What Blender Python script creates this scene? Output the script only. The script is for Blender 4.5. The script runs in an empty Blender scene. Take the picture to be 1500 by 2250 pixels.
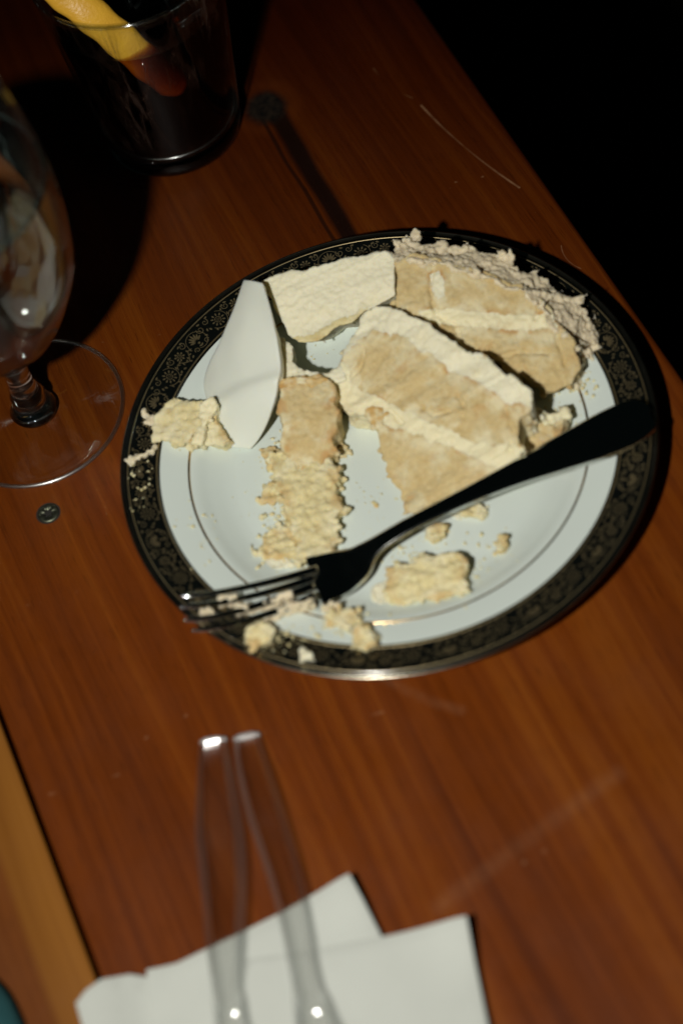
import bpy, bmesh, math, random
import numpy as np
from mathutils import Vector, Matrix
from mathutils.geometry import tessellate_polygon

MM = 0.001
SC = bpy.context.scene
COL = SC.collection

# ------------------------------------------------------------------ camera
# solved from the plate circle, the goblet foot, the tumbler and the board joints (millimetres)
F_PX, ELEV, ROLL = 4203.0, math.radians(56.29), math.radians(-15.24)
CAM = np.array([-23.69, -433.08, 624.48])
_f = np.array([0, math.cos(ELEV), -math.sin(ELEV)])
_r = np.array([1.0, 0, 0]); _u = np.cross(_r, _f)
_c, _s = math.cos(ROLL), math.sin(ROLL)
RX, RY = _c * _r + _s * _u, -_s * _r + _c * _u

def at(u, v, z=0.0):
    """photo pixel (1500x2250) -> point in mm on the level z"""
    d = RX * ((u - 750) / F_PX) - RY * ((v - 1125) / F_PX) + _f
    return CAM + d * ((z - CAM[2]) / d[2])

cam_d = bpy.data.cameras.new('camera'); cam = bpy.data.objects.new('camera', cam_d); COL.objects.link(cam)
cam.matrix_world = Matrix(((RX[0], RY[0], -_f[0], CAM[0] * MM), (RX[1], RY[1], -_f[1], CAM[1] * MM),
                           (RX[2], RY[2], -_f[2], CAM[2] * MM), (0, 0, 0, 1)))
cam_d.sensor_fit = 'VERTICAL'; cam_d.sensor_height = 36.0; cam_d.lens = F_PX / 2250 * 36
cam_d.clip_start = 0.01; cam_d.clip_end = 50
cam_d.dof.use_dof = True; cam_d.dof.focus_distance = 0.806; cam_d.dof.aperture_fstop = 4.1
SC.camera = cam

# ------------------------------------------------------------------ light: dim room and one flash held left of the lens
W = bpy.data.worlds.new('World'); SC.world = W; W.use_nodes = True
W.node_tree.nodes['Background'].inputs[0].default_value = (0.55, 0.95, 0.9, 1)
W.node_tree.nodes['Background'].inputs[1].default_value = 0.002
fl = bpy.data.lights.new('flash', 'SPOT'); flo = bpy.data.objects.new('flash', fl); COL.objects.link(flo)
fl.energy = 20.2; fl.color = (1.0, 0.97, 0.90); fl.shadow_soft_size = 0.016
fl.spot_size = math.radians(68); fl.spot_blend = 1.0
LPOS = Vector((-0.200, -0.400, 0.585)); flo.location = LPOS
flo.rotation_euler = (Vector((0.0, -0.06, 0.0)) - LPOS).to_track_quat('-Z', 'Y').to_euler()
SC.view_settings.view_transform = 'Standard'; SC.view_settings.look = 'None'
SC.view_settings.exposure = 0; SC.view_settings.gamma = 1
SC.cycles.caustics_reflective = False; SC.cycles.caustics_refractive = False
SC.cycles.max_bounces = 14; SC.cycles.transmission_bounces = 12; SC.cycles.transparent_max_bounces = 24
SC.cycles.sample_clamp_indirect = 40.0
SC.cycles.use_denoising = True

# ------------------------------------------------------------------ helpers
def noise3(p, seed=0):
    """smooth value noise in -1..1 for an (n,3) array"""
    p = np.asarray(p, float); i = np.floor(p).astype(np.int64); f = p - i; f = f * f * f * (f * (f * 6 - 15) + 10)
    def h(a):
        n = (a[:, 0] * 374761393 + a[:, 1] * 668265263 + a[:, 2] * 2147483647 + seed * 144269) & 0xffffffff
        n = ((n ^ (n >> 13)) * 1274126177) & 0xffffffff; n = ((n ^ (n >> 15)) * 2246822519) & 0xffffffff
        return ((n ^ (n >> 16)) & 0xffff) / 32767.5 - 1
    out = 0
    for dx in (0, 1):
        for dy in (0, 1):
            for dz in (0, 1):
                w = (f[:, 0] if dx else 1 - f[:, 0]) * (f[:, 1] if dy else 1 - f[:, 1]) * (f[:, 2] if dz else 1 - f[:, 2])
                out = out + w * h(i + np.array([dx, dy, dz]))
    return out

def mesh_obj(name, verts, faces, mat, parent=None, smooth=True):
    me = bpy.data.meshes.new(name)
    me.from_pydata([tuple(np.asarray(v) * MM) for v in verts], [], faces); me.validate()
    o = bpy.data.objects.new(name, me); COL.objects.link(o)
    if mat: me.materials.append(mat)
    if smooth: me.polygons.foreach_set('use_smooth', [True] * len(me.polygons))
    if parent: o.parent = parent; o.matrix_parent_inverse = parent.matrix_world.inverted()
    return o

def tag(o, label=None, cat=None, group=None, kind=None):
    if label: o['label'] = label
    if cat: o['category'] = cat
    if group: o['group'] = group
    if kind: o['kind'] = kind
    return o

def thing(name, label, cat, loc=(0, 0, 0), group=None):
    o = bpy.data.objects.new(name, None); COL.objects.link(o); o.empty_display_size = 0.01
    o.location = Vector(loc) * MM; o.matrix_world = Matrix.Translation(Vector(loc) * MM)
    return tag(o, label, cat, group)

def lathe(name, prof, mat, parent=None, n=128, c=(0, 0, 0), closed=False, smooth=True):
    V, Fc = [], []
    m = len(prof)
    for k in range(n):
        a = 2 * math.pi * k / n
        for r, z in prof: V.append((c[0] + r * math.cos(a), c[1] + r * math.sin(a), c[2] + z))
    for k in range(n):
        k2 = (k + 1) % n
        for j in range(m if closed else m - 1):
            j2 = (j + 1) % m
            Fc.append((k * m + j, k2 * m + j, k2 * m + j2, k * m + j2))
    o = mesh_obj(name, V, Fc, mat, parent, smooth)
    bm = bmesh.new(); bm.from_mesh(o.data)
    bmesh.ops.remove_doubles(bm, verts=bm.verts, dist=1e-6); bmesh.ops.recalc_face_normals(bm, faces=bm.faces)
    bm.to_mesh(o.data); bm.free()
    o.data.polygons.foreach_set('use_smooth', [smooth] * len(o.data.polygons))
    return o

def interp_prof(pts, n=8):
    """Catmull-Rom through (r,z) points"""
    P = [np.array(q, float) for q in pts]; P = [2 * P[0] - P[1]] + P + [2 * P[-1] - P[-2]]; out = []
    for i in range(1, len(P) - 2):
        for k in range(n):
            t = k / n; a, b, c, d = P[i - 1:i + 3]
            out.append(0.5 * ((2 * b) + (-a + c) * t + (2 * a - 5 * b + 4 * c - d) * t * t + (-a + 3 * b - 3 * c + d) * t ** 3))
    out.append(P[-2]); return [tuple(q) for q in out]

class N:
    """small node-graph helper"""
    def __init__(s, name):
        s.m = bpy.data.materials.new(name); s.m.use_nodes = True; s.t = s.m.node_tree; s.t.nodes.clear()
        s.out = s.t.nodes.new('ShaderNodeOutputMaterial')
    def n(s, kind, **kw):
        x = s.t.nodes.new('ShaderNode' + kind)
        for k, v in kw.items(): setattr(x, k, v)
        return x
    def put(s, sock, v):
        if isinstance(v, bpy.types.NodeSocket): s.t.links.new(v, sock)
        elif isinstance(v, (tuple, list)) and len(v) == 3 and sock.type == 'RGBA': sock.default_value = (*v, 1)
        else: sock.default_value = v
    def math(s, op, a, b=0.0, c=0.0, clamp=False):
        x = s.n('Math', operation=op, use_clamp=clamp)
        s.put(x.inputs[0], a); s.put(x.inputs[1], b); s.put(x.inputs[2], c); return x.outputs[0]
    def noise(s, vec, scale=(1, 1, 1), detail=3, rough=.55, dist=0.0):
        mp = s.n('Mapping'); s.put(mp.inputs[0], vec); mp.inputs['Scale'].default_value = scale
        x = s.n('TexNoise'); s.put(x.inputs['Vector'], mp.outputs[0])
        x.inputs['Scale'].default_value = 1; x.inputs['Detail'].default_value = detail
        x.inputs['Roughness'].default_value = rough; x.inputs['Distortion'].default_value = dist
        return x.outputs[0]
    def ramp(s, fac, stops):
        x = s.n('ValToRGB'); s.put(x.inputs[0], fac); e = x.color_ramp.elements
        while len(e) < len(stops): e.new(0.5)
        for q, (p, c) in zip(e, stops):
            q.position = p; q.color = (*c, 1) if len(c) == 3 else c
        return x.outputs[0]
    def mix(s, fac, a, b, mode='MIX'):
        x = s.n('Mix', data_type='RGBA', blend_type=mode); s.put(x.inputs[0], fac); s.put(x.inputs[6], a); s.put(x.inputs[7], b)
        return x.outputs[2]
    def schlick(s, ior):
        lw = s.n('LayerWeight'); lw.inputs[0].default_value = .5; f0 = ((ior - 1) / (ior + 1)) ** 2
        return s.math('ADD', s.math('MULTIPLY', s.math('POWER', lw.outputs['Facing'], 5.0), 1 - f0), f0)
    def coord(s, which='Object'): return s.n('TexCoord').outputs[which]
    def bump(s, h, strength=.3, dist=.001):
        x = s.n('Bump'); s.put(x.inputs['Height'], h); x.inputs['Strength'].default_value = strength
        x.inputs['Distance'].default_value = dist; return x.outputs[0]
    def principled(s, **kw):
        x = s.n('BsdfPrincipled')
        for k, v in kw.items(): s.put(x.inputs[k.replace('_', ' ')], v)
        s.t.links.new(x.outputs[0], s.out.inputs[0]); return x

# ------------------------------------------------------------------ materials
def mat_wood(name, dark, mid, light, marks=None, band=False):
    g = N(name); co = g.coord(); sep = g.n('SeparateXYZ'); g.put(sep.inputs[0], co); X, Y = sep.outputs[0], sep.outputs[1]
    wob = g.noise(co, (5, 2.2, 1), 2)
    cmb = g.n('CombineXYZ'); g.put(cmb.inputs[0], g.math('ADD', X, g.math('MULTIPLY', g.math('SUBTRACT', wob, .5), .035)))
    g.put(cmb.inputs[1], Y); co2 = cmb.outputs[0]
    broad = g.noise(co2, (38, 1.3, 1), 2, .5)
    rings = g.noise(co2, (210, 2.0, 1), 2, .6)
    fine = g.noise(co2, (1500, 16, 1), 4, .65)
    pores = g.noise(co2, (2600, 75, 1), 1, .5)
    blot = g.noise(co, (9, 6, 1), 3, .55)
    v = g.math('ADD', g.math('MULTIPLY', broad, .36), g.math('MULTIPLY', rings, .40))
    v = g.math('ADD', v, g.math('MULTIPLY', fine, .24)); v = g.math('ADD', v, g.math('MULTIPLY', blot, .22))
    c = g.ramp(v, [(.43, dark), (.61, mid), (.80, light)])
    c = g.mix(g.math('MULTIPLY', g.math('GREATER_THAN', pores, .66), .45), c, tuple(q * .45 for q in dark))
    # fall-off of the light painted into the wood: darker, redder towards the far right
    far_dim = g.math('ADD', g.math('ADD', Y, g.math('MULTIPLY', X, .5)), g.math('MULTIPLY', g.math('SUBTRACT', blot, .5), .12))
    c = g.mix(g.ramp(g.math('DIVIDE', g.math('SUBTRACT', far_dim, .03), .26, clamp=True), [(0, (0, 0, 0)), (1, (1, 1, 1))]), c, g.mix(1.0, c, (.27, .155, .10), 'MULTIPLY'))
    wear = None
    if marks:
        for kind, a in marks:
            if kind == 'scratch':
                (x0, y0), (x1, y1), wd, amt = a
                L2 = (x1 - x0) ** 2 + (y1 - y0) ** 2
                dx, dy = g.math('SUBTRACT', X, x0), g.math('SUBTRACT', Y, y0)
                t = g.math('DIVIDE', g.math('ADD', g.math('MULTIPLY', dx, x1 - x0), g.math('MULTIPLY', dy, y1 - y0)), L2, clamp=True)
                ex = g.math('SUBTRACT', dx, g.math('MULTIPLY', t, x1 - x0)); ey = g.math('SUBTRACT', dy, g.math('MULTIPLY', t, y1 - y0))
                # slight bow of the scratch
                bow = g.math('MULTIPLY', g.math('MULTIPLY', t, g.math('SUBTRACT', 1, t)), .008)
                d = g.math('SQRT', g.math('ADD', g.math('POWER', g.math('ADD', ex, bow), 2), g.math('POWER', ey, 2)))
                mk = g.math('MULTIPLY', g.math('SUBTRACT', 1, g.math('DIVIDE', d, wd), clamp=True), amt)
                mk = g.math('MULTIPLY', mk, g.math('MULTIPLY', g.noise(co, (260, 260, 1), 2), 1.5))
                wear = mk if wear is None else g.math('MAXIMUM', wear, mk)
            if kind == 'knot':
                kx, ky, kr = a
                dx = g.math('SUBTRACT', X, kx); dy = g.math('SUBTRACT', Y, ky)
                d = g.math('SQRT', g.math('ADD', g.math('POWER', dx, 2), g.math('POWER', g.math('MULTIPLY', dy, .9), 2)))
                d = g.math('ADD', d, g.math('MULTIPLY', g.math('SUBTRACT', g.noise(co, (120, 120, 1), 2), .5), .004))
                halo = g.math('SUBTRACT', 1, g.math('DIVIDE', g.math('ABSOLUTE', g.math('SUBTRACT', d, kr * 1.35)), kr * .55), clamp=True)
                c = g.mix(g.math('MULTIPLY', halo, .18), c, (.15, .035, .006))
                inside = g.math('DIVIDE', g.math('SUBTRACT', kr * 1.15, d), kr * .45, clamp=True)
                kn = g.ramp(g.noise(co, (300, 300, 1), 3), [(.35, (.004, .004, .004)), (.7, (.022, .015, .010))])
                # dark pitch streaks running from the knot along the grain
                wob2 = g.math('MULTIPLY', g.math('SUBTRACT', g.noise(co, (60, 18, 1), 2), .5), .004)
                below = g.math('DIVIDE', g.math('SUBTRACT', ky, Y), .008, clamp=True)
                fade = g.math('SUBTRACT', 1, g.math('DIVIDE', g.math('SUBTRACT', ky - .13, Y), .09, clamp=True), clamp=True)
                def streak(x0, w):
                    q = g.math('ABSOLUTE', g.math('SUBTRACT', g.math('ADD', X, wob2), x0))
                    return g.math('DIVIDE', g.math('SUBTRACT', w, q), w * .5, clamp=True)
                st = g.math('MAXIMUM', streak(kx + .0022, .0052), g.math('MULTIPLY', streak(kx - .0042, .0012), .8))
                st = g.math('MULTIPLY', g.math('MULTIPLY', st, below), fade)
                c = g.mix(g.math('MULTIPLY', st, .93), c, (.006, .0025, .0015))
                c = g.mix(inside, c, kn)
    dust = g.noise(co, (1300, 1300, 1), 2, .5); c = g.mix(g.math('MULTIPLY', g.ramp(dust, [(.70, (0, 0, 0)), (.78, (1, 1, 1))]), .25), c, (.22, .13, .07))
    if wear is not None: c = g.mix(wear, c, (.34, .19, .10))
    if band:   # pale sapwood along the near edge of the second board
        e = g.math('ADD', X, g.math('MULTIPLY', g.math('SUBTRACT', g.noise(co, (30, 3, 1), 2), .5), .010))
        mk = g.math('MULTIPLY', g.math('DIVIDE', g.math('ADD', e, .0195), .004, clamp=True), 1.0)
        c = g.mix(mk, c, g.ramp(g.noise(co2, (90, 4, 1), 3), [(.3, (.145, .050, .007)), (.7, (.222, .086, .013))]))
    smear = g.noise(co, (26, 20, 1), 4, .65)
    rough = g.ramp(g.math('ADD', g.math('MULTIPLY', smear, .75), g.math('MULTIPLY', fine, .25)), [(.35, (.34,) * 3), (.7, (.52,) * 3)])
    h = g.math('ADD', g.math('MULTIPLY', fine, .7), g.math('MULTIPLY', pores, .4))
    g.principled(Base_Color=c, Roughness=rough, Specular_IOR_Level=.26, Normal=g.bump(h, .22, .0004))
    return g.m

def mat_simple(name, col, rough=.5, metal=0.0, spec=.5, coat=0.0, var=.08, scale=60, bump=0.0, bscale=400):
    g = N(name); co = g.coord()
    c = g.mix(g.noise(co, (scale,) * 3, 3), tuple(q * (1 - var) for q in col), tuple(min(1, q * (1 + var)) for q in col))
    kw = dict(Base_Color=c, Roughness=rough, Metallic=metal, Specular_IOR_Level=spec, Coat_Weight=coat)
    if coat: kw['Coat_Roughness'] = .08
    if bump: kw['Normal'] = g.bump(g.noise(co, (bscale,) * 3, 4), bump, .0005)
    g.principled(**kw); return g.m

def mat_metal(name, col, rough, smear=.1):
    g = N(name); co = g.coord()
    r = g.math('ADD', g.math('MULTIPLY', g.noise(co, (90, 90, 90), 4), smear), rough - smear * .5)
    g.principled(Base_Color=col, Metallic=1.0, Roughness=r); return g.m

def mat_sponge(name, base, dark, pale, brown, brown_amt=.5):
    g = N(name); co = g.coord()
    a = g.noise(co, (160, 160, 160), 4, .6); b = g.noise(co, (420, 420, 420), 4, .65); d = g.noise(co, (95, 95, 95), 4, .6, .4)
    c = g.mix(g.ramp(a, [(.35, (0, 0, 0)), (.7, (1, 1, 1))]), dark, base)
    c = g.mix(g.ramp(d, [(.50, (0, 0, 0)), (.66, (.7, .7, .7))]), c, pale)
    c = g.mix(1.0, c, g.ramp(b, [(.3, (.88, .85, .79)), (.6, (1.03, 1.03, 1.03))]), 'MULTIPLY')
    e = g.noise(co, (110, 110, 110), 3, .6, .6)
    c = g.mix(g.math('MULTIPLY', g.ramp(e, [(.60, (0, 0, 0)), (.70, (1, 1, 1))]), brown_amt), c, brown)
    at_ = g.n('Attribute', attribute_name='crust')
    c = g.mix(g.math('MULTIPLY', at_.outputs['Fac'], .9), c, brown)
    as_ = g.n('Attribute', attribute_name='smeared'); c = g.mix(g.math('MULTIPLY', as_.outputs['Fac'], .9), c, (.72, .665, .45))
    h = g.math('ADD', g.math('MULTIPLY', b, .8), g.math('MULTIPLY', g.noise(co, (1100,) * 3, 3), .6))
    g.principled(Base_Color=c, Roughness=.9, Specular_IOR_Level=.15, Subsurface_Weight=.35, Subsurface_Scale=.0016,
                 Subsurface_Radius=(1, .7, .35), Normal=g.bump(h, .36, .0009))
    return g.m

def mat_cream(name, base, tint, tint_amt=.3, bump=.4, rough=.55):
    g = N(name); co = g.coord()
    e = g.noise(co, (95, 95, 95), 3, .6, .5)
    c = g.mix(g.math('MULTIPLY', g.ramp(e, [(.55, (0, 0, 0)), (.72, (1, 1, 1))]), tint_amt), base, tint)
    h = g.noise(co, (330, 330, 330), 4, .6)
    g.principled(Base_Color=c, Roughness=rough, Specular_IOR_Level=.3, Subsurface_Weight=.5, Subsurface_Scale=.0032,
                 Subsurface_Radius=(1, .8, .5), Normal=g.bump(h, bump, .001))
    return g.m

def mat_clear(name, tint, ior=1.45, rough=.0, extra=0.0, smear=0.0, gl_col=(1, 1, 1), aniso=0.25):
    """thin clear wall: straight transmission plus a Fresnel reflection"""
    g = N(name)
    tr = g.n('BsdfTransparent'); g.put(tr.inputs[0], tint)
    gl = g.n('BsdfGlossy'); g.put(gl.inputs[0], gl_col); g.put(gl.inputs['Roughness'], rough)
    f = g.math('ADD', g.schlick(ior), extra, clamp=True)
    mx = g.n('MixShader'); g.put(mx.inputs[0], f)
    g.t.links.new(tr.outputs[0], mx.inputs[1]); g.t.links.new(gl.outputs[0], mx.inputs[2])
    last = mx
    if smear:   # fingerprints and dried drops: a thin patchy film on the glass
        co = g.coord(); df = g.n('BsdfAnisotropic'); g.put(df.inputs[0], (.75, .85, .82)); g.put(df.inputs['Roughness'], .62); df.inputs['Anisotropy'].default_value = .85; df.inputs['Rotation'].default_value = aniso
        tg = g.n('Tangent', direction_type='RADIAL', axis='Z'); g.t.links.new(tg.outputs[0], df.inputs['Tangent'])
        a = g.noise(co, (130, 130, 18), 5, .7, 1.2); b = g.noise(co, (30, 30, 22), 3)
        k = g.math('MULTIPLY', g.ramp(a, [(.48, (0, 0, 0)), (.75, (1, 1, 1))]), g.ramp(b, [(.42, (0, 0, 0)), (.62, (1, 1, 1))]))
        m2 = g.n('MixShader'); g.put(m2.inputs[0], g.math('MULTIPLY', k, smear))
        g.t.links.new(mx.outputs[0], m2.inputs[1]); g.t.links.new(df.outputs[0], m2.inputs[2]); last = m2
    g.t.links.new(last.outputs[0], g.out.inputs[0]); return g.m

def mat_glass(name, col, ior, rough=0.0):
    g = N(name); x = g.n('BsdfGlass'); g.put(x.inputs[0], col); x.inputs['Roughness'].default_value = rough; x.inputs['IOR'].default_value = ior
    g.t.links.new(x.outputs[0], g.out.inputs[0]); return g.m

ANG = math.radians(10.78)           # boards run along this heading
DIRN = np.array([-math.sin(ANG), math.cos(ANG)]); NRM = np.array([math.cos(ANG), math.sin(ANG)])
def plank_uv(u, v):
    q = at(u, v)[:2]; return (float(q @ NRM) * MM, float(q @ DIRN) * MM)

marks = [('knot', (*plank_uv(584, 236), .0098)),
         ('scratch', (plank_uv(925, 232), plank_uv(1140, 412), .0007, .8)),
         ('scratch', (plank_uv(1000, 400), plank_uv(1060, 388), .0007, .5)),
         ('scratch', (plank_uv(320, 1622), plank_uv(410, 1572), .0007, .42)),
         ('scratch', (plank_uv(560, 1612), plank_uv(840, 1565), .0008, .33)),
         ('scratch', (plank_uv(110, 1745), plank_uv(260, 1702), .0009, .28)),
         ('scratch', (plank_uv(967, 1990), plank_uv(1355, 1700), .0045, .13)),
         ('scratch', (plank_uv(1150, 1895), plank_uv(1195, 1870), .0012, .30)),
         ('scratch', (plank_uv(830, 1480), plank_uv(1010, 1560), .0030, .14)),
         ('scratch', (plank_uv(60, 1330), plank_uv(170, 1300), .0006, .25)),
         ('scratch', (plank_uv(1232, 540), plank_uv(1275, 590), .0004, .5)),
         ('scratch', (plank_uv(225, 752), plank_uv(352, 735), .0004, .3)),
         ('scratch', (plank_uv(820, 150), plank_uv(905, 215), .0004, .4))]
M = {}
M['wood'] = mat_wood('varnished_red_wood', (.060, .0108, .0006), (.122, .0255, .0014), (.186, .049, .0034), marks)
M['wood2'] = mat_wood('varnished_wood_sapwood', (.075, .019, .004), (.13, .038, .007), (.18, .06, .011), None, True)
M['porcelain'] = mat_simple('white_porcelain', (.63, .70, .655), .12, 0, .5, 0, .015, 30)
M['black'] = mat_simple('black_enamel_band', (.0035, .0045, .004), .16, 0, .5, 0, .3, 120)
M['gold'] = mat_metal('worn_gilding', (.62, .44, .22), .22)
M['gilt'] = mat_simple('dull_gold_print', (.37, .295, .16), .44, .92, .4, 0, .25, 300)
M['steel'] = mat_metal('polished_steel', (.80, .82, .79), .09, .06)
M['sponge'] = mat_sponge('yellow_sponge', (.590, .480, .258), (.55, .425, .208), (.625, .575, .385), (.47, .26, .09), .45)
M['crumbm'] = mat_sponge('pale_sponge_crumb', (.69, .625, .375), (.63, .545, .29), (.71, .67, .48), (.52, .35, .14), .35)
M['cream'] = mat_cream('buttercream', (.76, .695, .46), (.66, .50, .24), .4, .45)
M['cream_w'] = mat_cream('pale_buttercream', (.75, .71, .525), (.70, .62, .36), .4, .55)
M['frost'] = mat_cream('ragged_outer_frosting', (.70, .60, .42), (.60, .50, .33), .7, .45, .6)
M['fondant'] = mat_cream('white_fondant', (.665, .69, .61), (.645, .67, .59), .3, .06, .42)
M['napkin'] = mat_simple('white_paper_napkin', (.47, .49, .45), .95, 0, .1, 0, .03, 90, .25, 700)
M['lemon'] = mat_simple('lemon_rind', (.94, .47, .045), .35, 0, .5, 0, .22, 110, .5, 700)
M['glass'] = mat_clear('clear_glass_wall', (.985, .99, .985), 1.42, .015, 0, .14)
M['foot_glass'] = mat_clear('clear_glass_foot', (.97, .975, .965), 1.45, .03, .004, .05)
M['stem_glass'] = mat_glass('solid_glass_stem', (.97, .985, .97), 1.5)
M['tumbler'] = mat_clear('tumbler_glass', (.96, .975, .965), 1.45, .02, 0, .8)
M['water'] = mat_glass('still_water', (.98, 1, .99), 1.33, .045)
M['plastic'] = None
g = N('dark_cola')
tr = g.n('BsdfTransparent'); gl = g.n('BsdfGlossy'); gl.inputs['Roughness'].default_value = .01; mx = g.n('MixShader')
ge = g.n('NewGeometry'); sz = g.n('SeparateXYZ'); g.put(sz.inputs[0], ge.outputs['Normal'])
g.put(mx.inputs[0], g.math('MULTIPLY', g.schlick(1.33), g.math('GREATER_THAN', g.math('ABSOLUTE', sz.outputs[2]), .6))); g.t.links.new(tr.outputs[0], mx.inputs[1]); g.t.links.new(gl.outputs[0], mx.inputs[2])
g.t.links.new(mx.outputs[0], g.out.inputs[0]); va = g.n('VolumeAbsorption'); g.put(va.inputs[0], (.72, .52, .25)); va.inputs[1].default_value = 620
g.t.links.new(va.outputs[0], g.out.inputs[1]); M['cola'] = g.m
g = N('clear_plastic'); tr = g.n('BsdfTransparent'); g.put(tr.inputs[0], (.985, .985, .98)); gs = g.n('BsdfGlass'); gs.inputs['IOR'].default_value = 1.45
gs.inputs['Roughness'].default_value = .06; g.put(gs.inputs[0], (.96, .98, .97)); mx = g.n('MixShader'); mx.inputs[0].default_value = .05
g.t.links.new(tr.outputs[0], mx.inputs[1]); g.t.links.new(gs.outputs[0], mx.inputs[2])
gl = g.n('BsdfGlossy'); gl.inputs['Roughness'].default_value = .07; m2 = g.n('MixShader'); g.put(m2.inputs[0], g.math('ADD', g.schlick(1.5), .012))
g.t.links.new(mx.outputs[0], m2.inputs[1]); g.t.links.new(gl.outputs[0], m2.inputs[2]); g.t.links.new(m2.outputs[0], g.out.inputs[0]); M['plastic'] = g.m

M['plastic_edge'] = mat_clear('plastic_bevel', (.94, .955, .95), 1.5, .36, .26)
M['plastic_tip'] = mat_clear('plastic_frosted_tip', (.9, .92, .91), 1.5, .55, .5)
M['ice'] = mat_clear('clear_ice', (.90, .92, .92), 1.31, .12, .04)
M['screw'] = mat_metal('tarnished_screw', (.16, .17, .12), .42, .2)
M['recess'] = mat_simple('screw_recess_dark', (.012, .011, .008), .7)  # near-black flat fill of the drive recess and the ring round the head
M['cloth'] = mat_simple('teal_woven_cloth', (.022, .075, .080), .95, 0, .1, 0, .25, 300, .6, 1500)
M['floor'] = mat_simple('dark_floor', (.006, .005, .004), .8, 0, .2, 0, .3, 4)

# ------------------------------------------------------------------ setting: floor and the board table
fo = mesh_obj('floor', [(-2500, -2500, -740), (2500, -2500, -740), (2500, 2500, -740), (-2500, 2500, -740)], [(0, 1, 2, 3)], M['floor'])
tag(fo, 'dark floor far below the table', None, None, 'structure')

table = bpy.data.objects.new('table', None); COL.objects.link(table)
tag(table, 'varnished red brown table of wide wooden boards', None, None, 'structure')
def plank(x0, x1, mat, origin_x, ra=1.0, rc=3.2):
    prof = []; rr, th = rc, 38
    for k in range(7):
        a = math.pi / 2 * k / 6; prof.append((x1 - rr + rr * math.sin(a), -rr + rr * math.cos(a)))
    prof += [(x1, -th), (x0, -th)]; rr = ra
    for k in range(7):
        a = math.pi / 2 * k / 6; prof.append((x0 + rr - rr * math.cos(a), -rr + rr * math.sin(a)))
    ys = (-520, 760); V = [(px - origin_x, y, pz) for y in ys for px, pz in prof]; m = len(prof)
    Fc = [(j, (j + 1) % m, m + (j + 1) % m, m + j) for j in range(m)] + [tuple(range(m))[::-1], tuple(range(m, 2 * m))]
    o = mesh_obj('plank', V, Fc, mat, None, False); o.parent = table
    o.rotation_euler = (0, 0, ANG); o.location = Vector((NRM[0] * origin_x, NRM[1] * origin_x, 0)) * MM
    return o
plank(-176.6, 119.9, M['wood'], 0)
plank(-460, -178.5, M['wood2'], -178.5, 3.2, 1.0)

# ------------------------------------------------------------------ plate
PROF = interp_prof([(0, 4.6), (30, 4.6), (56, 4.7), (64, 5.4), (71, 8.0), (76, 10.6), (80, 11.9), (90, 14.6), (100, 16.8), (104.2, 17.6)], 6)
_pr = np.array(PROF)
def pz(r): return float(np.interp(r, _pr[:, 0], _pr[:, 1]))
plate = thing('plate', 'round white dessert plate with a black and gold patterned rim', 'plate')
under = [(104.9, 17.75), (105.2, 17.3), (104.8, 16.6), (100, 15.0), (88, 11.6), (76, 7.4), (66, 3.2), (59, 1.4), (57, 0.05), (54, 0.05), (53, 1.6), (0, 1.7)]
lathe('plate_body', PROF + under, M['porcelain'], plate, 200)
def band(name, r0, r1, dz, mat, n=6, wave=0):
    rs = np.linspace(r0, r1, n); pr = [(r, pz(r) + dz) for r in rs]
    pr = [(r0, pz(r0) - .3)] + pr + [(r1, pz(r1) - .3)]
    return lathe(name, pr, mat, plate, 200)
band('black_band', 89.9, 103.4, .10, M['black'])
band('gold_ring', 78.4, 79.3, .10, M['gold'], 3)
band('gold_line', 90.9, 91.4, .16, M['gilt'], 3)
band('gold_line', 102.0, 102.5, .16, M['gilt'], 3)
# gilded lip
lip = [(103.3, pz(103.3) + .1), (104.2, 17.72), (104.9, 17.9), (105.35, 17.35), (104.95, 16.55), (104.3, 16.3)]
lathe('gilded_lip', interp_prof(lip, 4), mat_metal('lip_gilding', (.50, .46, .36), .22), plate, 200)

# gold print on the band: one repeat of rosettes, stars, palmettes, scrolls and leaves, laid 18 times round
random.seed(4)
UNIT, NU = 2 * math.pi * 97 / 18, 18
strips, polys = [], []
def stroke(pts, w0, w1=None): strips.append((pts, w0, w0 if w1 is None else w1))
def leaf(x, y, a, L, wd):
    polys.append([(x + L * t * math.cos(a) - s * wd * math.sin(a), y + L * t * math.sin(a) + s * wd * math.cos(a))
                  for t, s in ((0, 0), (.3, .8), (.6, 1), (.85, .6), (1, 0), (.85, -.6), (.6, -1), (.3, -.8))])
def disc(x, y, r, n=10): polys.append([(x + r * math.cos(2 * math.pi * k / n), y + r * math.sin(2 * math.pi * k / n)) for k in range(n)])
def spiral(x, y, a0, turns, r0, r1, w0=.34, w1=.22):
    n = int(18 * abs(turns)) + 4
    stroke([(x + (r0 + (r1 - r0) * k / n) * math.cos(a0 + 2 * math.pi * turns * k / n), y + (r0 + (r1 - r0) * k / n) * math.sin(a0 + 2 * math.pi * turns * k / n)) for k in range(n + 1)], w0, w1)
for k in range(10): leaf(6 + 1.7 * math.cos(k * .6283), 5.2 + 1.7 * math.sin(k * .6283), k * .6283, 1.5, .36)
spiral(6, 5.2, 0, 1, 1.35, 1.35, .25)
for q in (-.8, -.27, .27, .8): stroke([(6 + q, 5.2 - .9), (6 + q, 5.2 + .9)], .14)
spiral(6, 5.2, 3.6, .62, 4.3, 4.1, .35)
for k in range(5): leaf(6 + 4.4 * math.cos(3.8 + k * .75), 5.2 + 4.4 * math.sin(3.8 + k * .75), 3.8 + k * .75 + .9, 1.2, .4)
for k in range(8): leaf(16.2 + 1.1 * math.cos(k * .7854 + .2), 6.4 + 1.1 * math.sin(k * .7854 + .2), k * .7854 + .2, 1.25, .42)
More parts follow.
